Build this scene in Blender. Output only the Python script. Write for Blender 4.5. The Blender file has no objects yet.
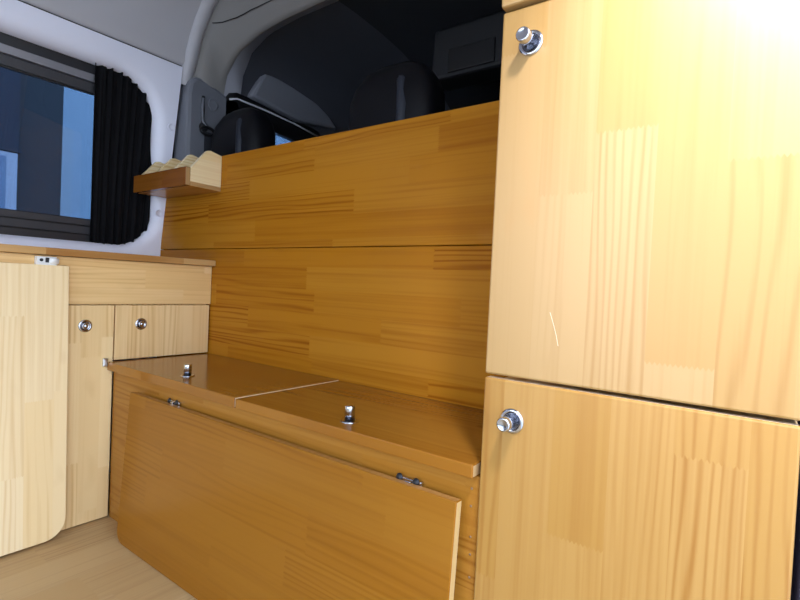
import bpy, bmesh, math, random
from mathutils import Vector, Matrix
random.seed(7)
S = 0.81                      # design units -> metres
scene = bpy.context.scene
COL = scene.collection

# ------------------------------------------------------------------ materials
MATS = {}
def new_mat(name):
    m = bpy.data.materials.new(name); m.use_nodes = True
    nt = m.node_tree; nt.nodes.clear()
    out = nt.nodes.new('ShaderNodeOutputMaterial')
    return m, nt, out

def plain(name, col, rough=.5, metal=0., spec=.5, bump=0., bscale=200., coat=0., noise=0., nscale=8.):
    if name in MATS: return MATS[name]
    m, nt, out = new_mat(name)
    b = nt.nodes.new('ShaderNodeBsdfPrincipled')
    b.inputs['Base Color'].default_value = (*col, 1)
    b.inputs['Roughness'].default_value = rough
    b.inputs['Metallic'].default_value = metal
    b.inputs['Specular IOR Level'].default_value = spec
    b.inputs['Coat Weight'].default_value = coat
    tc = nt.nodes.new('ShaderNodeTexCoord')
    if noise > 0:
        n = nt.nodes.new('ShaderNodeTexNoise'); n.inputs['Scale'].default_value = nscale
        n.inputs['Detail'].default_value = 4
        mx = nt.nodes.new('ShaderNodeMix'); mx.data_type = 'RGBA'
        mx.inputs[6].default_value = (*[c*(1-noise) for c in col], 1)
        mx.inputs[7].default_value = (*[min(1, c*(1+noise)) for c in col], 1)
        nt.links.new(tc.outputs['Object'], n.inputs['Vector'])
        nt.links.new(n.outputs['Fac'], mx.inputs[0])
        nt.links.new(mx.outputs[2], b.inputs['Base Color'])
    if bump > 0:
        n2 = nt.nodes.new('ShaderNodeTexNoise'); n2.inputs['Scale'].default_value = bscale
        bp = nt.nodes.new('ShaderNodeBump'); bp.inputs['Strength'].default_value = bump
        bp.inputs['Distance'].default_value = .002
        nt.links.new(tc.outputs['Object'], n2.inputs['Vector'])
        nt.links.new(n2.outputs['Fac'], bp.inputs['Height'])
        nt.links.new(bp.outputs['Normal'], b.inputs['Normal'])
    nt.links.new(b.outputs[0], out.inputs[0])
    MATS[name] = m
    return m

def wood(u='X', v='Z', seed=0., width=.065, length=1., light=(.80,.53,.235), dark=(.56,.285,.075),
         pale=(.86,.64,.35), rough=.27, contrast=1., spec=.4, name=None):
    """edge-glued, finger-jointed pine board; u = grain axis, v = across the staves"""
    key = ('wood', u, v, seed, width, length, light, dark, pale, rough, contrast, spec)
    if key in MATS: return MATS[key]
    m, nt, out = new_mat(name or 'pine')
    N, L = nt.nodes, nt.links
    def lk(a, sock):
        if isinstance(a, (int, float)): sock.default_value = a
        else: L.new(a, sock)
    def M(op, a, b=None, c=None):
        n = N.new('ShaderNodeMath'); n.operation = op
        lk(a, n.inputs[0])
        if b is not None: lk(b, n.inputs[1])
        if c is not None: lk(c, n.inputs[2])
        return n.outputs[0]
    def comb(a, b, c):
        n = N.new('ShaderNodeCombineXYZ'); lk(a, n.inputs[0]); lk(b, n.inputs[1]); lk(c, n.inputs[2]); return n.outputs[0]
    def noise(vec, scale=1., detail=2., rough=.5):
        n = N.new('ShaderNodeTexNoise'); n.inputs['Scale'].default_value = scale
        n.inputs['Detail'].default_value = detail; n.inputs['Roughness'].default_value = rough
        L.new(vec, n.inputs['Vector']); return n.outputs['Fac']
    def mix(f, a, b):
        n = N.new('ShaderNodeMix'); n.data_type = 'RGBA'; lk(f, n.inputs[0])
        for s, i in ((a, 6), (b, 7)):
            if isinstance(s, tuple): n.inputs[i].default_value = (*s, 1)
            else: L.new(s, n.inputs[i])
        return n.outputs[2]
    tc = N.new('ShaderNodeTexCoord'); sp = N.new('ShaderNodeSeparateXYZ')
    L.new(tc.outputs['Object'], sp.inputs[0])
    U, V = sp.outputs[u], sp.outputs[v]
    W = sp.outputs[[a for a in 'XYZ' if a not in (u, v)][0]]
    vs = M('ADD', M('DIVIDE', V, width), seed * 3.17 + .35)
    row = M('FLOOR', vs)
    w1 = N.new('ShaderNodeTexWhiteNoise'); w1.noise_dimensions = '2D'
    L.new(comb(row, seed + .5, 0.), w1.inputs['Vector'])
    hr = w1.outputs['Value']
    teeth = M('PINGPONG', M('MULTIPLY', vs, 13.), .5)
    u2 = M('ADD', U, M('MULTIPLY', teeth, .008))
    us = M('ADD', M('MULTIPLY', u2, M('ADD', M('MULTIPLY', hr, 1.6), 1.5 / length)), M('MULTIPLY', hr, 37.))
    seg = M('FLOOR', us)
    w2 = N.new('ShaderNodeTexWhiteNoise'); w2.noise_dimensions = '3D'
    L.new(comb(row, seg, seed + 1.3), w2.inputs['Vector'])
    sc = N.new('ShaderNodeSeparateColor'); L.new(w2.outputs['Color'], sc.inputs[0])
    r1, r2, r3 = sc.outputs[0], sc.outputs[1], sc.outputs[2]
    # fine fibre streaks
    fib = noise(comb(M('ADD', M('MULTIPLY', U, 2.0), M('MULTIPLY', r1, 50.)), M('MULTIPLY', V, 150.), M('MULTIPLY', W, 60.)), 1., 3.)
    mid = noise(comb(M('ADD', M('MULTIPLY', U, 1.1), M('MULTIPLY', r2, 40.)), M('ADD', M('MULTIPLY', V, 38.), M('MULTIPLY', r1, 9.)), M('MULTIPLY', W, 30.)), 1., 2.)
    # growth rings, spacing drifting across each stave
    wob = noise(comb(M('ADD', M('MULTIPLY', U, 1.3), M('MULTIPLY', r1, 31.)), M('ADD', M('MULTIPLY', V, 13.), M('MULTIPLY', r2, 17.)), 0.), 1., 2.)
    ph = M('ADD', M('MULTIPLY', V, M('ADD', M('MULTIPLY', r3, 330.), 300.)), M('MULTIPLY', wob, 30.))
    band = M('POWER', M('ADD', M('MULTIPLY', M('SINE', ph), .5), .5), 2.6)
    bs = M('MULTIPLY', M('MULTIPLY', band, M('ADD', M('MULTIPLY', mid, 1.1), .3)), M('MULTIPLY', M('POWER', r2, 1.4), .75 * contrast))
    fac = M('ADD', bs, M('MULTIPLY', M('SUBTRACT', fib, .47), .85 * contrast))
    fac = M('ADD', fac, M('MULTIPLY', M('SUBTRACT', mid, .5), .80 * contrast))
    fac = M('ADD', fac, M('MULTIPLY', M('SUBTRACT', r1, .35), .25 * contrast))
    cl = N.new('ShaderNodeClamp'); L.new(fac, cl.inputs[0])
    base = mix(r3, light, pale)
    col = mix(cl.outputs[0], base, dark)
    # sparse dark pores / knots
    kn = noise(comb(M('MULTIPLY', U, 6.), M('MULTIPLY', V, 14.), seed * 2.7), 1., 2.)
    kf = M('MULTIPLY', M('MAXIMUM', M('SUBTRACT', kn, .66), 0.), 1.5 * contrast)
    col = mix(kf, col, (.42, .18, .04))
    b = N.new('ShaderNodeBsdfPrincipled')
    L.new(col, b.inputs['Base Color'])
    b.inputs['Roughness'].default_value = rough
    b.inputs['Specular IOR Level'].default_value = spec
    bp = N.new('ShaderNodeBump'); bp.inputs['Strength'].default_value = .06; bp.inputs['Distance'].default_value = .001
    L.new(fib, bp.inputs['Height']); L.new(bp.outputs['Normal'], b.inputs['Normal'])
    L.new(b.outputs[0], out.inputs[0])
    MATS[key] = m
    return m

def lit_edge(u, v, seed=0.):  # raw pine edge, lightened further for the daylight catching it
    return wood(u, v, seed, width=.03, light=(.86,.68,.48), dark=(.62,.42,.22), pale=(.92,.76,.58), rough=.5, contrast=.6, name='lit_pine_edge')
def edge_wood(u, v, seed=0.):
    return wood(u, v, seed, width=.03, light=(.43,.25,.10), dark=(.29,.14,.04), pale=(.48,.31,.15), rough=.5, contrast=.9, name='raw_pine_edge')

CHROME = plain('chrome', (.55,.56,.61), .14, 1.)
STEEL = plain('brushed_steel', (.62,.62,.64), .3, 1.)
SCREW = plain('dark_screw', (.03,.03,.035), .35, .6)
WHITE = plain('white_lining_plastic', (.80,.81,.95), .45, bump=.05, bscale=400)
LINING = plain('grey_roof_lining', (.47,.46,.50), .85, bump=.2, bscale=500)
HEADER = plain('grey_cab_header', (.235,.225,.225), .8, bump=.15, bscale=500)
PILLAR = plain('grey_pillar_trim', (.15,.158,.19), .5, bump=.25, bscale=900)
CABTRIM = plain('dark_cab_trim', (.20,.205,.245), .7, bump=.2, bscale=600)
CABROOF = plain('cab_roof_cloth', (.010,.011,.017), .9)
BLACK = plain('black_rubber', (.008,.008,.01), .45)
FRAME = plain('black_window_frame', (.022,.022,.027), .38)
RAIL = plain('grey_aluminium_rail', (.30,.30,.34), .35, .5)
CURT = plain('black_curtain_cloth', (.0055,.0055,.007), .95, spec=.15)
SEAT = plain('black_seat_leather', (.004,.004,.006), .5, spec=.14, bump=.15, bscale=300)
SEATG = plain('navy_seat_side', (.008,.012,.024), .65)
BELT = plain('seat_belt_webbing', (.02,.022,.03), .6)
SEAL = plain('lit_window_seal', (.72,.74,.80), .3)
DARKGAP = plain('dark_gap', (.012,.009,.008), .8)

# ------------------------------------------------------------------ mesh building
class MB:
    def __init__(self): self.bm = bmesh.new()
    def _add(self, tmp, mi=0):
        for f in tmp.faces: f.material_index = max(f.material_index, mi)
        me = bpy.data.meshes.new('t'); tmp.to_mesh(me); tmp.free()
        self.bm.from_mesh(me); bpy.data.meshes.remove(me)
    def box(self, lo, hi, bev=.002, mi=0, seg=2, endmat=None, mat=None):
        t = bmesh.new()
        bmesh.ops.create_cube(t, size=1)
        lo, hi = Vector(lo), Vector(hi); c = (lo+hi)/2; d = hi-lo
        for v in t.verts: v.co = Vector((v.co.x*d.x, v.co.y*d.y, v.co.z*d.z)) + c
        if endmat:                      # {axis/sign: material index}
            t.normal_update()
            for f in t.faces:
                for (ax, s), k in endmat.items():
                    if f.normal[ax]*s > .9: f.material_index = k
        if bev > 0:
            bev = min(bev, min(d)*.45)
            bmesh.ops.bevel(t, geom=t.edges[:], offset=bev, segments=seg, affect='EDGES', profile=.5)
        if mat is not None: bmesh.ops.transform(t, matrix=mat, verts=t.verts)
        self._add(t, mi); return self
    def prism(self, pts, axis, a, b, bev=.002, mi=0, endmat=None, mat=None):
        """polygon pts (2D) extruded from a to b along axis"""
        t = bmesh.new()
        def P(p, w):
            return {'X': (w, p[0], p[1]), 'Y': (p[0], w, p[1]), 'Z': (p[0], p[1], w)}[axis]
        A = [t.verts.new(P(p, a)) for p in pts]; B = [t.verts.new(P(p, b)) for p in pts]
        n = len(pts)
        t.faces.new(A); t.faces.new(B[::-1])
        for i in range(n): t.faces.new((A[i], B[i], B[(i+1) % n], A[(i+1) % n]))
        bmesh.ops.recalc_face_normals(t, faces=t.faces[:])
        if endmat:
            t.normal_update()
            for f in t.faces:
                for (ax, s), k in endmat.items():
                    if f.normal[ax]*s > .8: f.material_index = k
        if bev > 0:
            es = [e for e in t.edges if len(e.link_faces) == 2 and e.calc_face_angle(0) > .6]
            bmesh.ops.bevel(t, geom=es, offset=bev, segments=2, affect='EDGES', profile=.5)
        if mat is not None: bmesh.ops.transform(t, matrix=mat, verts=t.verts)
        self._add(t, mi); return self
    def lathe(self, prof, mat, n=40, mi=0):
        t = bmesh.new(); rings = []
        for r, h in prof:
            if r < 1e-6: rings.append([t.verts.new((0, 0, h))])
            else: rings.append([t.verts.new((r*math.cos(2*math.pi*k/n), r*math.sin(2*math.pi*k/n), h)) for k in range(n)])
        for A, B in zip(rings, rings[1:]):
            for k in range(n):
                k2 = (k+1) % n
                if len(A) == 1 and len(B) == 1: continue
                if len(B) == 1: t.faces.new((A[k], A[k2], B[0]))
                elif len(A) == 1: t.faces.new((A[0], B[k2], B[k]))
                else: t.faces.new((A[k], A[k2], B[k2], B[k]))
        bmesh.ops.recalc_face_normals(t, faces=t.faces[:])
        bmesh.ops.transform(t, matrix=mat, verts=t.verts)
        for f in t.faces: f.smooth = True
        self._add(t, mi); return self
    def loft(self, rings, closed=True, cap=True, mi=0, smooth=True):
        t = bmesh.new(); R = [[t.verts.new(p) for p in r] for r in rings]
        n = len(R[0])
        for A, B in zip(R, R[1:]):
            for k in range(n if closed else n-1):
                k2 = (k+1) % n
                f = t.faces.new((A[k], A[k2], B[k2], B[k])); f.smooth = smooth
        if cap and closed:
            t.faces.new(R[0][::-1]); t.faces.new(R[-1])
        if cap: bmesh.ops.recalc_face_normals(t, faces=t.faces[:])
        self._add(t, mi); return self
    def tube(self, path, r, n=10, mi=0):
        path = [Vector(p) for p in path]; rings = []
        for i, p in enumerate(path):
            d = (path[min(i+1, len(path)-1)] - path[max(i-1, 0)]).normalized()
            up = Vector((0, 0, 1)) if abs(d.z) < .9 else Vector((1, 0, 0))
            a = d.cross(up).normalized(); b = d.cross(a).normalized()
            rings.append([p + r*(math.cos(2*math.pi*k/n)*a + math.sin(2*math.pi*k/n)*b) for k in range(n)])
        return self.loft(rings, mi=mi)
    def build(self, name, mats, parent=None):
        if not isinstance(mats, (list, tuple)): mats = [mats]
        me = bpy.data.meshes.new(name)
        base = WORLD[parent.name] if parent else None
        if base is None:
            co = [v.co for v in self.bm.verts]
            lo = Vector([min(c[i] for c in co) for i in range(3)]); hi = Vector([max(c[i] for c in co) for i in range(3)])
            base = Vector(((lo.x+hi.x)/2, (lo.y+hi.y)/2, lo.z))
        for v in self.bm.verts: v.co = (v.co - base)*S
        self.bm.normal_update()
        self.bm.to_mesh(me); self.bm.free()
        for m in mats: me.materials.append(m)
        o = bpy.data.objects.new(name, me); COL.objects.link(o)
        WORLD[o.name] = base
        if parent: o.parent = parent
        else: o.location = base*S
        return o
WORLD = {}
def thing(name, label, cat, base, group=None):
    o = bpy.data.objects.new(name, None); o.empty_display_size = .05; COL.objects.link(o)
    o.location = Vector(base)*S; WORLD[o.name] = Vector(base)
    return tag(o, label, cat, group)
def tag(o, label, cat, group=None):
    o['label'] = label; o['category'] = cat
    if group: o['group'] = group
    return o
def struct(mb, name, mats, label=None):
    o = mb.build(name, mats); o['kind'] = 'structure'
    if label: o['label'] = label
    return o
def sstruct(name, base):
    o = bpy.data.objects.new(name, None); o.empty_display_size = .05; COL.objects.link(o)
    o.location = Vector(base)*S; WORLD[o.name] = Vector(base); o['kind'] = 'structure'
    return o
def basis(p, n):
    n = Vector(n).normalized(); q = n.to_track_quat('Z', 'Y')
    return Matrix.Translation(Vector(p)) @ q.to_matrix().to_4x4()

# ------------------------------------------------------------------ shared helper shapes
FLANGE = [(0,0),(.0208,0),(.0212,.0010),(.0206,.0022),(.0180,.0032),(.0152,.0034),(.0146,.0026),(.0132,.0014),(0,.0014)]
OUTB = [(0,.002),(.0118,.002),(.0118,.034),(.0112,.0362),(.0098,.037),(.0085,.0366),(0,.0362)]
INB = [(0,.002),(.0118,.002),(.0118,.0085),(.0108,.0100),(.0086,.0100),(.0082,.0088),(.0045,.0086),(.004,.0096),(0,.0098)]
def lock(parent, p, n, out=True):
    MB().lathe(FLANGE, basis(p, n)).build('lock_flange', CHROME, parent)
    MB().lathe(OUTB if out else INB, basis(p, n)).build('lock_button', CHROME, parent)

def xw(z):                       # leaning left side wall
    return -2.238 + max(0., z-.968)*.16625

# ------------------------------------------------------------------ SETTING
FLOORW = wood('Y', 'X', 9., width=.115, length=2.2, light=(.47,.30,.135), dark=(.29,.155,.065), pale=(.54,.37,.19), rough=.35, contrast=.8, name='floor_planks')
fl = MB().box((-2.3,-1.75,-.04), (.10,1.2,0), 0)
struct(fl, 'floor', FLOORW)
cf = MB().box((-2.3,1.2,-.04), (.10,3.0,0), 0)
struct(cf, 'floor_cab', CABTRIM)

# --- left wall with rounded window opening
def rrect(y0, y1, z0, z1, rt, rb, n=10, grow=0.):
    y0-=grow; y1+=grow; z0-=grow; z1+=grow; pts = []
    for (cy, cz, r, a0) in ((y1-rt, z1-rt, rt, 90), (y1-rb, z0+rb, rb, 0), (y0+rb, z0+rb, rb, -90), (y0+rt, z1-rt, rt, -180)):
        for k in range(n+1):
            a = math.radians(a0 - 90*k/n); pts.append((cy+r*math.cos(a), cz+r*math.sin(a)))
    return pts
def shear(p):                    # the front edge of the opening leans with the wall
    y, z = p
    return (y - max(0, z-1.10)*.095*(1 if y > .8 else 0), z)
def loop(grow, off, kx=1.):
    pts = [shear(p) for p in rrect(-.35, 1.136, .977, 1.668, .15+grow, .14+grow, 10, grow)]
    return [(xw(z)-off, y, z) for y, z in pts]
def outer():
    N = 11; pts = []
    y0, y1, z0, z1 = -1.75, 1.180, .90, 1.763
    inn = rrect(-.35, 1.136, .977, 1.668, .15, .14, 10)
    segs = [((y1-.2, z1), (y1, z1), (y1, z1-.2)), ((y1, z0+.06), (y1, z0), (y1-.2, z0)), ((y0+.2, z0), (y0, z0), (y0, z0+.06)), ((y0, z1-.2), (y0, z1), (y0+.2, z1))]
    for a, b, c in segs:
        for k in range(N):
            t = k/(N-1)
            q = (a[0]+(b[0]-a[0])*t*2, a[1]+(b[1]-a[1])*t*2) if t <= .5 else (b[0]+(c[0]-b[0])*(t*2-1), b[1]+(c[1]-b[1])*(t*2-1))
            pts.append(q)
    return [(xw(z), y, z) for y, z in pts]
O_ = outer(); rings = []
ob = [(x-.05, y, z) for x, y, z in O_]
rings = [ob, [(x-.004, y, z) for x, y, z in O_], O_]
# middle ring keeps the flat part flat, then a rounded lip
L0 = loop(.045, 0)
rings += [L0, loop(.030, .003), loop(.016, .011), loop(.006, .024), loop(0, .042), loop(0, .064)]
wl = MB().loft(rings, cap=False).box((-2.29,-1.75,-.05),(-2.2385,1.180,.92),0)
# small plastic plugs on the panel (same moulding)
wall_left = struct(wl, 'wall_left', WHITE)
for f in wall_left.data.polygons: f.use_smooth = True
wall_left.data.set_sharp_from_angle(angle=math.radians(50))
for (y, z) in ((1.160, 1.505), (1.150, 1.130)):
    n = Vector((1, 0, -.166)).normalized()
    MB().lathe([(0,.002),(.011,.002),(.0125,.0045),(.0145,.0045),(.016,.001),(.016,-.002)], basis((xw(z), y, z), n), 24).build('panel_plug', WHITE, wall_left)

# --- roof lining (swept profile along y), with seam gap above the wall panel
prof = [(-2.118,1.768),(-2.106,1.772),(-2.098,1.782),(-2.085,1.83),(-2.06,1.89),(-2.025,1.95),(-1.975,2.01),(-1.90,2.065),(-1.80,2.105),(-1.65,2.125),(-1.4,2.135),(-1.07,2.14)]
prof += [(-2.14-p[0], p[1]) for p in prof[-2::-1]]
ce = MB().loft([[(x, y, z) for x, z in prof] for y in (-1.75, -.8, .3, 1.182)], closed=False, cap=False)
ceiling = struct(ce, 'ceiling', LINING)
MB().loft([[(-2.13, y, 1.755), (-2.112, y, 1.757), (-2.112, y, 1.772), (-2.13, y, 1.775)] for y in (-1.75, 1.178)]).build('seam_gasket', BLACK, ceiling)
# outer skin so no daylight leaks
sk = MB()
sk.loft([[(-2.42,y,-.05),(-2.42,y,.96),(-2.36,y,.975)] for y in (-1.8,3.0)], closed=False, cap=False)
sk.loft([[(-2.31,y,1.69),(-2.25,y,1.80),(-2.1,y,2.1),(-1.8,y,2.2),(-1.07,y,2.24),(-.3,y,2.2),(.0,y,2.1),(.12,y,1.98)] for y in (-1.8,3.0)], closed=False, cap=False)
sk.box((-2.42,1.16,.9),(-2.25,1.20,1.85),0)
SKIN = plain('white_van_paint', (.75,.76,.78), .3)
struct(sk, 'wall_outer', SKIN)
# right side: door opening from y=-1.1 to .80 ; panels elsewhere
wr = MB()
wr.box((.10,.835,-.05),(.15,3.0,2.1),.004)
wr.box((.10,-1.8,-.05),(.15,-1.0,2.1),.004)
wr.box((.085,-1.0,1.96),(.15,.835,2.14),.01)
struct(wr, 'wall_right', plain('dark_grey_door_lining', (.16,.16,.17), .7))
# rear doorway stands open: frame only
bk = MB().box((-2.42,-1.80,-.05),(-1.62,-1.75,2.2),0).box((-.02,-1.80,-.05),(.15,-1.75,2.2),0).box((-1.62,-1.80,1.98),(-.02,-1.75,2.2),0).box((-1.62,-1.80,-.05),(-.02,-1.75,.10),0)
struct(bk, 'wall_back', plain('dark_grey_door_lining', (.16,.16,.17), .7))
# blue-grey pillar trim at the sliding door, right of the tall cupboard
tr = MB().box((.050,.802,.0),(.10,1.15,1.95),.01)
struct(tr, 'trim_1', plain('blue_door_seal', (.15,.17,.42), .5))

# --- hoop (B pillar cover) and header to the cab arch
def resample(pts, n):
    pts = [Vector(p) for p in pts]; d = [0]
    for a, b in zip(pts, pts[1:]): d.append(d[-1]+(b-a).length)
    outp = []
    for k in range(n):
        t = d[-1]*k/(n-1); i = 0
        while i < len(d)-2 and d[i+1] < t: i += 1
        f = (t-d[i])/max(1e-9, d[i+1]-d[i]); outp.append(pts[i].lerp(pts[i+1], f))
    return outp
NP = 61
hoop_prof = [(-2.135,0,1.70),(-2.124,0,1.735),(-2.118,0,1.768)] + [(x,0,z) for x, z in prof[2:-2]] + [(-.022,0,1.768),(-.016,0,1.735),(-.005,0,1.70)]
H0 = resample(hoop_prof, NP)
cen = Vector((-1.07, 0, 1.35))
def ins(P, k, y):                # shift a profile inwards by k
    r = []
    for i, p in enumerate(P):
        a = P[max(0, i-1)]; b = P[min(len(P)-1, i+1)]; t = (b-a).normalized()
        nrm = Vector((t.z, 0, -t.x))
        if nrm.dot(cen-p) < 0: nrm = -nrm
        q = p + nrm*k; r.append((q.x, y, q.z))
    return r
hp = MB().loft([ins(H0,-.02,1.176), ins(H0,.0,1.180), ins(H0,.012,1.187), ins(H0,.019,1.198), ins(H0,.019,1.215), ins(H0,.010,1.230), ins(H0,.002,1.238)], closed=False, cap=False)
struct(hp, 'trim_2', LINING)
# arch opening edge
archL = [(-2.10,1.36,1.40),(-2.10,1.36,1.69),(-2.079,1.36,1.776),(-1.993,1.362,1.866),(-1.826,1.365,1.918),(-1.653,1.37,1.938),(-1.43,1.385,1.955),(-1.07,1.42,1.965)]
arch = archL + [(-2.14-x, y, z) for x, y, z in archL[-2::-1]]
A0 = resample(arch, NP)
h_out = [Vector(p) for p in ins(H0, .002, 1.238)]
def lerp_ring(a, b, t, bulge):
    r = []
    for p, q in zip(a, b):
        m = p.lerp(q, t); r.append((m.x, m.y - bulge*math.sin(math.pi*t), m.z))
    return r
hd = MB().loft([lerp_ring(h_out, A0, t, .02) for t in (0,.2,.4,.6,.8,.92)] +
               [[(p.x, p.y, p.z) for p in A0], [(p.x, p.y+.02, p.z+.012 if p.z > 1.7 else p.z) for p in A0]], closed=False, cap=False)
header = struct(hd, 'trim_3', HEADER)
# thin joint line across the header
JT = [.20,.34,.47,.55,.61,.65,.67,.69,.70] + [.71]*24
jl = [lerp_ring(h_out, A0, t, .026)[i+8] for i, t in enumerate(JT)]
MB().tube(jl, .0022, 6).build('joint_line', BLACK, header)

# --- cab shell beyond the arch
cabL = [(-2.10,0,1.20),(-2.10,0,1.70),(-2.085,0,1.82),(-2.02,0,1.92),(-1.9,0,1.975),(-1.7,0,1.995),(-1.07,0,2.0)]
cab = cabL + [(-2.14-x, y, z) for x, y, z in cabL[-2::-1]]
C0 = resample(cab, NP)
def cabring(y, dz, sx):
    return [(-1.07+(p.x+1.07)*sx, y, (p.z+dz) if p.z > 1.65 else p.z) for p in C0]
a2 = [(p.x, p.y+.02, p.z+.012 if p.z > 1.7 else p.z) for p in A0]
SIDE = 24
def part_rings(rs, a, b): return [r[a:b] for r in rs]
cab_rings = [a2, cabring(1.47,.0,1.0), cabring(1.58,.0,1.0), cabring(1.75,-.01,1.0), cabring(1.9,-.03,.995), cabring(2.1,-.08,.985), cabring(2.3,-.14,.97), cabring(2.6,-.32,.93)]
cs = MB().loft(part_rings(cab_rings, SIDE-1, NP), closed=False, cap=False)
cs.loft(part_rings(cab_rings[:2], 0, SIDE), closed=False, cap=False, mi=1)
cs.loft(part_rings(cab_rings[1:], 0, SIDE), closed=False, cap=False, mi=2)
cs.box((-2.25,2.62,0),(.12,2.66,1.9),0)
for s in (0,):
    cs.loft([[(-2.12,y,0),(-2.12,y,1.21)] for y in (1.30,2.7)], closed=False, cap=False)
    cs.loft([[(-.02,y,0),(-.02,y,1.21)] for y in (1.30,2.7)], closed=False, cap=False)
# cut the driver's window through the side: the left side faces between y 1.42..2.05 / z 1.20..1.60 are removed
cabshell = cs
me_faces = []
for f in cs.bm.faces:
    c = f.calc_center_median()
    if c.x < -2.0 and 1.0 < c.z < 1.68 and 1.48 < c.y < 2.3: me_faces.append(f)
bmesh.ops.delete(cs.bm, geom=me_faces, context='FACES')
struct(cs, 'wall_cab', [CABROOF, plain('grey_cab_side_lining', (.33,.335,.39), .8), plain('shaded_cab_side_lining', (.042,.044,.058), .8)])  # deeper side lining darkened: the cab's shade is put into its colour
# light grey inner lining beside the arch and raised panel above the driver's door
def plate(pts_yz, x_in, th, bev, mb):
    return mb.prism(pts_yz, 'X', x_in-th, x_in, bev)
pd = MB().prism([(1.50,1.735),(1.555,1.85),(1.575,1.872),(1.61,1.882),(1.66,1.884),(1.93,1.845),(2.02,1.80),(2.10,1.74),(1.80,1.705)], 'X', -2.13, -2.050, .016)
struct(pd, 'trim_4', CABTRIM)

# driver's door frame, weather strip (light on it put into its colour) and glass
dr = sstruct('door_1', (-2.1,1.7,0))
fr = MB()
def ribbon(mb, path, h0, h1, x, th):
    """flat band in the y-z plane built along path, from offset h0 to h1 below it"""
    up = [(x, y, z-h0) for y, z in path]; dn = [(x, y, z-h1) for y, z in path]
    mb.loft([[u, (u[0]-th, u[1], u[2]), (d_[0]-th, d_[1], d_[2]), d_] for u, d_ in zip(up, dn)], closed=True)
path = [(1.385,1.675),(1.40,1.70),(1.44,1.715),(1.60,1.712),(1.80,1.70),(2.00,1.675),(2.10,1.64),(2.2,1.57)]
ribbon(fr, path, -.022, .085, -2.085, .05)
fr.box((-2.135,1.385,1.1),(-2.085,1.46,1.70),.01)
fr.box((-2.135,1.46,.0),(-2.085,2.3,1.26),.01)
fr.box((-2.135,2.2,1.2),(-2.085,2.6,1.62),.01)
fr.build('frame', BLACK, dr)
st = MB(); st.tube([(-2.080,y,z-.008) for y, z in path[1:6]], .0048, 8); st.build('weather_strip', SEAL, dr)

def glass(name, tint, rough=.0):
    m, nt, out = new_mat(name)
    t = nt.nodes.new('ShaderNodeBsdfTransparent'); t.inputs[0].default_value = (*tint, 1)
    g = nt.nodes.new('ShaderNodeBsdfGlossy'); g.inputs['Roughness'].default_value = rough
    fr_ = nt.nodes.new('ShaderNodeFresnel'); fr_.inputs[0].default_value = 1.45
    mx = nt.nodes.new('ShaderNodeMixShader')
    nt.links.new(fr_.outputs[0], mx.inputs[0]); nt.links.new(t.outputs[0], mx.inputs[1]); nt.links.new(g.outputs[0], mx.inputs[2])
    nt.links.new(mx.outputs[0], out.inputs[0]); return m
TINT = glass('tinted_window_glass', (.30,.36,.46))
MB().box((-2.118,1.40,1.2),(-2.112,2.25,1.62),0).build('pane', TINT, dr)

# --- B pillar trim with belt slot
bp_ = MB().prism([(1.196,1.15),(1.196,1.66),(1.205,1.715),(1.235,1.742),(1.28,1.742),(1.42,1.695),(1.42,1.15)], 'X', -2.20, -2.085, .018)
pil = struct(bp_, 'trim_5', PILLAR)
MB().tube([(-2.083,1.318+.022*math.cos(a*math.pi/8),1.640+.026*math.sin(a*math.pi/8)) for a in range(17)], .0035, 8).build('slot_ring', PILLAR, pil)
MB().box((-2.088,1.262,1.50),(-2.080,1.276,1.665),.003).build('slider_slot', BLACK, pil)

# ------------------------------------------------------------------ side window assembly
win = sstruct('window_1', (-2.2,.4,.98))
def wp(y, z, off):
    k = (abs(xw(z))+off)/abs(xw(z)); return (xw(z)-off, y*k, .85+(z-.85)*k)
def wband(mb, z0, z1, y0, y1, off, th, mi=0):
    """horizontal bar lying in the window plane"""
    r = []
    for y in (y0, y1):
        a = wp(y, z0, off); b = wp(y, z1, off)
        r.append([a, b, (b[0]-th, b[1], b[2]), (a[0]-th, a[1], a[2])])
    mb.loft(r, smooth=False, mi=mi); return mb
f1 = MB()
wband(f1, 1.612, 1.76, -.5, 1.30, .066, .05)          # black head of the frame
wband(f1, .90, 1.000, -.5, 1.30, .066, .05)           # sill
wband(f1, .90, 1.76, 1.06, 1.30, .072, .04)           # front jamb behind the curtain
wband(f1, .90, 1.76, -.6, -.3, .066, .05)
f1.build('frame', FRAME, win)
g2 = MB(); wband(g2, 1.642, 1.6455, -.45, 1.1, .0655, .004); g2.build('frame_groove', BLACK, win)
r1 = MB(); wband(r1, 1.585, 1.611, -.45, 1.1, .060, .03); r1.build('rail', RAIL, win)
s1 = MB(); wband(s1, 1.546, 1.578, -.45, 1.1, .072, .03); wband(s1, 1.006, 1.034, -.45, 1.1, .068, .03); wband(s1, 1.040, 1.063, -.45, 1.1, .072, .03)
s1.build('sash', plain('dark_grey_sash', (.045,.045,.053), .4), win)
g0 = MB(); wband(g0, 1.538, 1.60, -.45, 1.1, .080, .01); wband(g0, .99, 1.066, -.45, 1.1, .080, .01); g0.build('gasket', BLACK, win)
g1 = MB(); wband(g1, 1.0, 1.60, -.45, 1.15, .092, .004); g1.build('pane', TINT, win)

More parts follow.
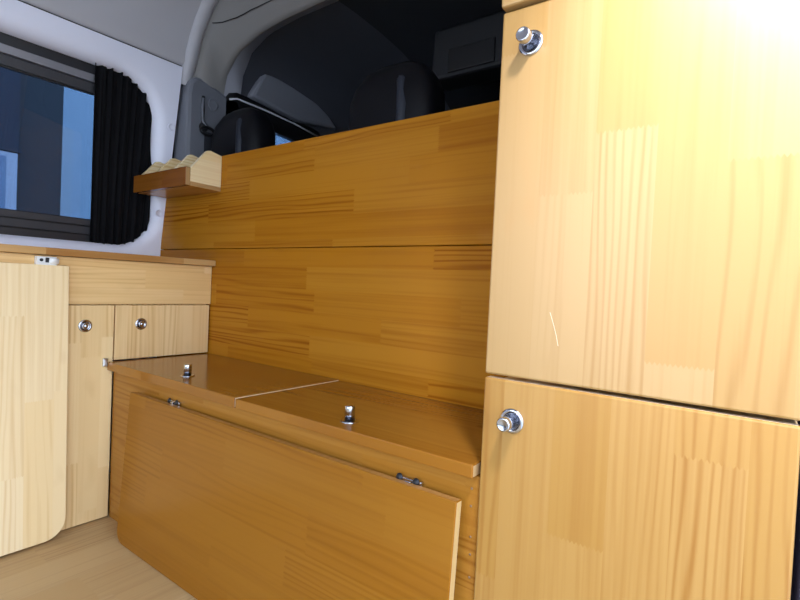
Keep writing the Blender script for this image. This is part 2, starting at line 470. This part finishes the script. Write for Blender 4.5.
# ------------------------------------------------------------------ curtain
def curtain():
    mb = MB(); cols = 150; rows = 26; grid = []
    ph = [random.uniform(0, 6.28) for _ in range(8)]
    for j in range(rows+1):
        t = j/rows; z = 1.68 - t*(1.68-.94); rr = []
        for i in range(cols+1):
            u = i/cols
            sag = 0.012*math.sin(t*math.pi)
            y = .836 + .052*t + u*(1.200-.836-.052*t)
            gather = .55+.45*abs(math.cos(t*math.pi*.9))
            dx = .010*math.sin(u*70+ph[0]+1.1*math.sin(t*2.2)) + .006*math.sin(u*118+ph[1]+t*1.5) + .004*math.sin(u*31+ph[2])
            p = wp(y, z, .043); bul = .006*math.sin(min(1, t*1.05)*math.pi)*math.sin(math.pi*min(1, u*1.2+.1))
            rr.append((p[0]+dx*gather*.8+bul*.6, p[1], p[2]))
        grid.append(rr)
    back = [[(p[0]-.003, p[1], p[2]) for p in r] for r in grid]
    t = bmesh.new()
    F = [[t.verts.new(p) for p in r] for r in grid]
    for a, b in zip(F, F[1:]):
        for k in range(cols):
            f = t.faces.new((a[k], b[k], b[k+1], a[k+1])); f.smooth = True
    mb._add(t); return mb
cu = curtain().build('curtain', CURT)
tag(cu, 'black pleated cloth curtain gathered at the front end of the side window', 'curtain')
md = cu.modifiers.new('th', 'SOLIDIFY'); md.thickness = .002

# ------------------------------------------------------------------ left galley cabinet
XL = -1.823
cab = thing('galley_cabinet', 'low pine kitchen cabinet under the window with narrow door and drawer', 'cabinet', (-2.0,.5,0))
b = MB().box((-2.225,-.2,0.),(XL-.020,.80,.898),.001).box((-2.225,.8005,.552),(XL-.020,1.168,.898),.001)
b.build('carcass', wood('Z','Y',21.), cab)
MB().box((XL-.019,-.2,.7455),(XL,1.1745,.8985),.0015).build('fascia_board', [wood('Y','Z',5.,width=.055,length=1.3,light=(.80,.52,.225),dark=(.58,.32,.10),pale=(.83,.58,.29))], cab)
dn = MB().box((XL-.019,.40,.003),(XL,.8045,.7415),.0015).build('door', wood('Z','Y',14.3,width=.05,light=(.80,.56,.28),dark=(.60,.34,.12),contrast=.75), cab)
lock(dn, (XL,.714,.673), (1,0,0), False)
dw = MB().box((XL-.019,.8095,.5500),(XL,1.1690,.7415),.0015).build('drawer', wood('Z','Y',22.7,width=.05,light=(.80,.54,.26),dark=(.58,.31,.10),contrast=.8), cab)
lock(dw, (XL,.898,.674), (1,0,0), False)

ct = MB().box((-2.228,-.2,.8995),(-1.797,1.175,.9225),.003)
tag(ct.build('countertop', wood('Y','X',2.4,width=.05,light=(.52,.29,.10),dark=(.33,.14,.035),pale=(.56,.34,.14))), 'long narrow pine countertop under the side window on the kitchen cabinet', 'countertop')

tc_ = thing('corner_catch', 'tiny grey metal catch on the narrow cabinet door beside the bench corner', 'catch', (XL+.005,.777,.53))
MB().box((XL+.0005,.770,.532),(XL+.010,.7845,.560),.002).build('plate', STEEL, tc_)
MB().box((XL+.0101,.773,.536),(XL+.013,.781,.556),.001).build('tongue', STEEL, tc_)

# folded-down flap on the cabinet front
def rounded(y0, y1, z0, z1, r, which, n=8):
    pts = []
    for key, (cy, cz), a0 in (('bl',(y0,z0),180),('br',(y1,z0),270),('tr',(y1,z1),0),('tl',(y0,z1),90)):
        rr = r if key in which else .0
        if rr == 0: pts.append((cy, cz)); continue
        ox = cy + (rr if cy == y0 else -rr); oz = cz + (rr if cz == z0 else -rr)
        for k in range(n+1):
            a = math.radians(a0+90*k/n); pts.append((ox+rr*math.cos(a), oz+rr*math.sin(a)))
    return pts
flap = thing('folding_flap', 'pale pine fold-down flap hanging against the kitchen cabinet, left edge of photo', 'flap', (-1.81,.3,.01))
FT = Matrix.Translation(Vector((XL+.002,0,.868))) @ Matrix.Rotation(-math.atan2(.034,.86), 4, 'Y')
MB().prism(rounded(-.15,.655,-.862,0,.06,('br','bl')), 'X', 0, .018, .002, mat=FT).build('panel', wood('Z','Y',33.6,width=.062,light=(.86,.64,.35),dark=(.66,.40,.15),pale=(.90,.72,.46),contrast=.8), flap)
hg = MB().box((XL+.0205,.566,.873),(XL+.024,.588,.893),.001).build('hinge_plate', plain('white_metal',(.8,.8,.8),.3), flap)
MB().lathe([(0,0),(.0048,0),(.0048,.002),(0,.0025)], basis((XL+.024,.577,.883),(1,0,0)), 16).build('screw', SCREW, hg)
MB().box((XL+.0205,.588,.876),(XL+.026,.598,.891),.001).build('hinge_knuckle', SCREW, flap)
MB().box((XL+.0005,.566,.868),(XL+.0205,.620,.894),.001).build('hinge_block', plain('white_metal',(.8,.8,.8),.3), flap)
MB().tube([(XL+.0225,.597,.883),(XL+.0225,.622,.881)], .0095, 16).build('hinge_barrel', plain('white_metal',(.8,.8,.8),.3), flap)

# ------------------------------------------------------------------ partition
pt = thing('partition_wall', 'tall pine partition of two boards between the bench and the cab seats', 'partition', (-1.3,1.19,0))
XR = -.397
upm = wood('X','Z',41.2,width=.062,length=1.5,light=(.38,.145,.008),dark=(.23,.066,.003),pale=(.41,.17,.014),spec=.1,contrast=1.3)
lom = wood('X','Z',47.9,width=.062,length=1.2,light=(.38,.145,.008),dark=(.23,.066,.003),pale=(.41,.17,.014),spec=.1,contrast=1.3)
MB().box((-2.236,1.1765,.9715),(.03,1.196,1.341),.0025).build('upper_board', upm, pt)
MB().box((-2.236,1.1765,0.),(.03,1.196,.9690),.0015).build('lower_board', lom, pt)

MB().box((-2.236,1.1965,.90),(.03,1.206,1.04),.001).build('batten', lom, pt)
# spice rack on the partition
tray = thing('rack_shelf', 'small pine rack with slanted dividers fixed high on the partition by the window', 'shelf', (-1.96,1.09,1.19))
XT0, XT1, YT = -2.184, -1.783, 1.024
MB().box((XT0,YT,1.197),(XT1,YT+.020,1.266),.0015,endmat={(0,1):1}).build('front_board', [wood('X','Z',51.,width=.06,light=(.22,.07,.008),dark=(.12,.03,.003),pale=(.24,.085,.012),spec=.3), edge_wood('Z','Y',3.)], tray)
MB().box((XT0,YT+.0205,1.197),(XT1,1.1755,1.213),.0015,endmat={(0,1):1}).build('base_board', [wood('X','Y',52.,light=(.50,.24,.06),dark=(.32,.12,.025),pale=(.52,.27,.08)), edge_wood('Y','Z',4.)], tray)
for k in range(4):
    x1 = XT1 - k*.1285
    MB().prism([(YT+.021,1.2135),(YT+.021,1.266),(1.112,1.345),(1.126,1.348),(1.1755,1.338),(1.1755,1.2135)], 'X', x1-.018, x1-.0005, .0015, endmat={(2,1):1}).build('divider', [wood('Y','Z',54.+k,light=(.86,.66,.36),pale=(.90,.74,.46),dark=(.66,.42,.17)), edge_wood('Y','X',5.+k)], tray)

# ------------------------------------------------------------------ bench with storage
bench = thing('storage_bench', 'low pine storage bench with two lids in front of the partition', 'bench', (-1.1,1.0,0))
fm = wood('X','Z',61.3,width=.075,length=1.6,light=(.35,.145,.018),dark=(.22,.074,.006),pale=(.37,.165,.026),spec=.25)
MB().box((-1.8215,.808,0.),(-.4005,.826,.5175),.0012).build('front_panel', fm, bench)
MB().box((-1.8215,.8265,0.),(-.402,1.175,.5175),.001).build('carcass', wood('X','Y',62.), bench)
lidm = dict(width=.07, length=1.5, light=(.30,.118,.013), dark=(.20,.062,.005), pale=(.32,.135,.018), rough=.16)
l1 = MB().box((-1.8205,.785,.5185),(-1.0975,1.1755,.5465),.0025,endmat={(0,1):1}).build('lid', [wood('X','Y',63.7,**lidm), lit_edge('Y','Z',6.)], bench)
l2 = MB().box((-1.0935,.785,.5185),(-.4045,1.1755,.5435),.0025,endmat={(0,1):1}).build('lid', [wood('X','Y',66.1,**lidm), edge_wood('Y','Z',7.)], bench)
lock(l1, (-1.428,.850,.5465), (0,0,1), True)
lock(l2, (-.745,.838,.5435), (0,0,1), True)
for x, z in ((-.416,.492),(-.416,.460),(-.414,.404),(-.413,.372),(-.412,.330),(-.412,.26),(-.412,.16)):
    MB().lathe([(0,.0006),(.0018,.0006),(.0024,.0002),(.0024,-.002)], basis((x,.808,z),(0,-1,0)), 12).build('screw', plain('bronze_screw', (.30,.20,.12), .4, .7), bench)

# ------------------------------------------------------------------ folded table leaning against the bench
tab = thing('folding_table', 'large pine folding tabletop leaning against the bench front', 'table', (-1.02,.76,0))
tx0, tx1 = -1.634, -.429
lean = math.atan2(.030, .47)
TM = Matrix.Translation(Vector((0,.747,.002))) @ Matrix.Rotation(-lean, 4, 'X')
tp = MB()
tp.prism(rounded(tx0,tx1,0,.472,.04,('bl','br')), 'Y', 0, .021, .0022, endmat={(0,1):1,(2,1):2}, mat=TM)
tp.build('tabletop', [wood('X','Z',71.9,width=.075,length=1.6,light=(.275,.105,.008),dark=(.185,.056,.003),pale=(.29,.118,.012),contrast=.75,spec=.25), wood('Z','Y',8.,width=.03,light=(.56,.37,.16),dark=(.40,.22,.07),pale=(.60,.42,.20),rough=.5), wood('X','Y',73.,light=(.38,.18,.045),dark=(.27,.11,.02),pale=(.40,.20,.06),contrast=.6)], tab)
def catch(x, z):
    c = MB().box((x-.030,.798,z-.006),(x+.030,.8075,z+.006),.002).build('catch', CHROME, tab)
    for dx in (-.022, .018):
        MB().lathe([(0,.003),(.0055,.003),(.0075,.001),(.0075,0)], basis((x+dx,.798,z+.004),(0,-1,.3)), 16).build('catch_screw', SCREW, c)
    MB().box((x-.004,.790,z-.004),(x+.010,.798,z+.004),.0015).build('catch_hook', CHROME, c)
catch(-1.412, .4745); catch(-.549, .4715)

# ------------------------------------------------------------------ tall cupboard at the right
cup = thing('tall_cupboard', 'tall pine cupboard at the right with two stacked doors and chrome push locks', 'cupboard', (-.18,1.0,0))
YC = .795
cx0, cx1 = -.3955, .0400
MB().box((cx0+.002,YC+.022,0.),(cx1-.001,1.1755,.690),.001).box((cx0+.002,YC+.022,.725),(cx1-.001,1.1755,1.80),.001).box((cx0+.002,1.0,.69),(cx1-.001,1.1755,.725),0).build('carcass', wood('Z','Y',81.), cup)
dk = dict(width=.07, length=1.05, light=(.345,.192,.054), dark=(.265,.128,.024), pale=(.375,.225,.084), contrast=.95, rough=.36, spec=.65)  # upper boards paler than the lower door: stronger light put into the colour
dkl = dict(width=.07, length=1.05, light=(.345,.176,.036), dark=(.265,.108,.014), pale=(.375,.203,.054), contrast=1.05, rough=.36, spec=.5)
d1 = MB().box((cx0,YC,.7070),(cx1,YC+.020,1.330),.0034,endmat={(2,1):1,(0,1):1}).build('door', [wood('Z','X',82.4,**dk), lit_edge('X','Y',9.)], cup)
d2 = MB().box((cx0,YC,.005),(cx1,YC+.020,.7005),.0034,endmat={(2,1):1,(0,1):1}).build('door', [wood('Z','X',87.6,**dkl), lit_edge('X','Y',9.)], cup)
lock(d1, (-.342,YC,1.266), (0,-1,0), True)
lock(d2, (-.3405,YC,.633), (0,-1,0), True)
sc_ = [(-.285,.821),(-.279,.804),(-.273,.785),(-.269,.768)]
MB().loft([[(x-.0003,YC-.0002,z),(x+.0003,YC-.0002,z),(x+.0003,YC+.0005,z),(x-.0003,YC+.0005,z)] for x, z in sc_], smooth=False).build('scratch', plain('scratched_varnish', (.70,.60,.45), .6), d1)
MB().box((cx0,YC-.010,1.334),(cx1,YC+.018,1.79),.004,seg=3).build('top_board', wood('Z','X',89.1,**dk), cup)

# ------------------------------------------------------------------ cab seats
def sq(cx, cy, z, hw, hd, n=32, e=.55):
    r = []
    for k in range(n):
        a = 2*math.pi*k/n; c, s = math.cos(a), math.sin(a)
        r.append((cx+hw*math.copysign(abs(c)**e, c), cy+hd*math.copysign(abs(s)**e, s), z))
    return r
def seat(cx, label, w=.19, top=1.60):
    t = thing('cab_seat', label, 'seat', (cx,1.55,0))
    MB().loft([sq(cx,1.58,.02,.20,.22),sq(cx,1.58,.34,.20,.22)], smooth=False).build('base', BLACK, t)
    MB().loft([sq(cx,1.60,.35,.20,.24),sq(cx,1.60,.37,.245,.27),sq(cx,1.60,.46,.25,.275),sq(cx,1.60,.50,.22,.25)]).build('cushion', SEAT, t)
    MB().loft([sq(cx,1.39,.46,.20,.05),sq(cx,1.37,.52,.245,.075),sq(cx,1.34,.9,.25,.075),sq(cx,1.32,1.15,.225,.07),sq(cx,1.315,1.22,.17,.055),sq(cx,1.315,1.25,.10,.03)]).build('backrest', SEAT, t)
    h = top-1.28
    hr = MB().loft([sq(cx,1.325,1.275,w*.70,.045),sq(cx,1.325,1.30,w*.86,.065),sq(cx,1.325,1.30+h*.3,w,.075),sq(cx,1.325,1.30+h*.55,w*.98,.075),sq(cx,1.327,top-.07,w*.88,.068),sq(cx,1.33,top-.028,w*.68,.052),sq(cx,1.33,top-.006,w*.40,.03),sq(cx,1.33,top,w*.15,.01)]).build('headrest', SEAT, t)
    MB().tube([(cx+w*.42,1.268,1.30),(cx+w*.44,1.264,1.42),(cx+w*.38,1.272,1.50),(cx+w*.25,1.30,top-.05)], .022, 12).build('side_panel', SEATG, hr)
    for s in (-1, 1):
        MB().tube([(cx+s*.07,1.32,1.2),(cx+s*.07,1.325,1.31)], .008, 10).build('post', STEEL, t)
    return t
seat(-1.862, 'black leather cab seat headrest showing above the partition beside the pillar', .168, 1.583)
seat(-1.035, 'dark cab seat headrest showing above the partition near the tall cupboard', .175, 1.585)

# seat belt
sb = thing('seat_belt', 'dark seat belt hanging from its black anchor on the grey pillar trim', 'seat belt', (-2.075,1.29,1.2))
MB().lathe([(0,0),(.020,0),(.022,.006),(.016,.016),(.007,.019),(0,.019)], basis((-2.0845,1.272,1.525),(1,0,0)), 20).build('anchor', BLACK, sb)
MB().tube([(-2.066,1.27+.034*math.cos(a)+.015,1.508+.017*math.sin(a)) for a in [k*math.pi/8 for k in range(17)]], .007, 8).build('guide_loop', BLACK, sb)
MB().loft([[(-2.068,1.270,z),(-2.066,1.270,z),(-2.066+.0,1.318,z),(-2.068,1.318,z)] for z in (1.505,1.40,1.22)], smooth=False).build('webbing', BELT, sb)
MB().tube([(-2.072,1.262,1.65),(-2.070,1.258,1.60),(-2.070,1.262,1.55),(-2.068,1.285,1.52)], .0055, 8).build('slider', PILLAR, sb)

# overhead console on the cab front
oc = thing('overhead_console', 'dark overhead console with a slot recess hanging from the cab roof', 'console', (-.9,1.8,1.70))
MB().prism([(-1.20,1.72),(-1.19,1.93),(-.40,1.93),(-.38,1.72)], 'Y', 1.76, 1.90, .015).build('body', plain('black_cab_plastic', (.012,.012,.015), .6), oc)
MB().box((-1.11,1.750,1.735),(-.90,1.7595,1.83),.004).build('tray_slot', BLACK, oc)

# ------------------------------------------------------------------ outside
gr = MB().box((-22,-16,-.62),(22,18,-.60),0)
struct(gr, 'ground', plain('pale_yard_concrete', (.58,.57,.56), .9, noise=.15, nscale=3))
bl = thing('dark_building', 'dark slate building seen through the tinted side window', 'building', (-6.2,-1.,-.6))
MB().box((-6.6,-8,-.6),(-6.0,2.08,4.4),0).build('wall', plain('slate_cladding', (.065,.072,.072), .7), bl)
MB().box((-6.0,-8,1.995),(-5.97,1.70,4.0),0).build('blue_panel', plain('navy_panel', (.045,.060,.080), .6), bl)
MB().box((-6.0,-8,1.985),(-5.95,1.715,2.02),0).build('ledge', plain('slate_ledge', (.06,.07,.085), .6), bl)
wf = MB().box((-6.0,.2,1.36),(-5.96,1.69,1.975),0).build('window', plain('white_window_frame', (.75,.80,.85), .5), bl)
MB().box((-5.96,.28,1.40),(-5.955,1.60,1.93),0).build('pane', plain('sky_blue_pane', (.30,.42,.55), .2), wf)
lb = thing('pale_blue_building', 'light blue building in the gap beside the dark building outside', 'building', (-9.5,5.,-.6))
MB().box((-10,1.5,-.6),(-9.0,12,4.6),0).build('wall', plain('light_blue_render', (.53,.70,.78), .8), lb)
MB().box((-9.0,2.8,1.5),(-8.98,3.26,3.1),0).build('panel', plain('pale_blue_panel', (.58,.72,.76), .8), lb)

# ------------------------------------------------------------------ light
w = bpy.data.worlds.new('sky'); scene.world = w; w.use_nodes = True
nt = w.node_tree; nt.nodes.clear()
o = nt.nodes.new('ShaderNodeOutputWorld'); bg = nt.nodes.new('ShaderNodeBackground')
tc = nt.nodes.new('ShaderNodeTexCoord'); sp = nt.nodes.new('ShaderNodeSeparateXYZ'); rp = nt.nodes.new('ShaderNodeValToRGB')
rp.color_ramp.elements[0].position = .0; rp.color_ramp.elements[0].color = (.80,.89,1.0,1)
rp.color_ramp.elements[1].position = .8; rp.color_ramp.elements[1].color = (.62,.80,1.0,1)
nt.links.new(tc.outputs['Generated'], sp.inputs[0]); nt.links.new(sp.outputs['Z'], rp.inputs[0])
nt.links.new(rp.outputs[0], bg.inputs[0]); bg.inputs[1].default_value = 2.75
nt.links.new(bg.outputs[0], o.inputs[0])

# added spot without a fixture, brightens the cupboard's upper right
ld = bpy.data.lights.new('cupboard_fill_spot','SPOT'); ld.energy = 112; ld.color = (.83,.85,1); ld.shadow_soft_size = .07
ld.spot_size = math.radians(95); ld.spot_blend = 1.
lo = bpy.data.objects.new('cupboard_fill_spot', ld); COL.objects.link(lo)
lp, lt = Vector((.09,.22,1.88))*S, Vector((.16,.80,1.42))*S
lo.location = lp; lo.rotation_euler = (lt-lp).to_track_quat('-Z','Y').to_euler()

# ------------------------------------------------------------------ camera
cam = bpy.data.cameras.new('camera'); co = bpy.data.objects.new('camera', cam); COL.objects.link(co)
cam.sensor_width = 36; cam.lens = 36*500/800; cam.clip_start = .02
yaw, pitch, roll = [math.radians(a) for a in (36.48,-1.45,2.68)]
f = Vector((-math.sin(yaw)*math.cos(pitch), math.cos(yaw)*math.cos(pitch), math.sin(pitch)))
r = Vector((math.cos(yaw), math.sin(yaw), 0)); u = r.cross(f)
R = math.cos(roll)*r + math.sin(roll)*u; U = -math.sin(roll)*r + math.cos(roll)*u
co.matrix_world = Matrix(((R.x,U.x,-f.x,0),(R.y,U.y,-f.y,0),(R.z,U.z,-f.z,.85*S),(0,0,0,1)))
scene.camera = co
vs = scene.view_settings
scene.display_settings.display_device = 'sRGB'
vs.view_transform = 'Standard'; vs.look = 'None'; vs.gamma = 1.; vs.use_curve_mapping = False
vs.exposure = 0.77
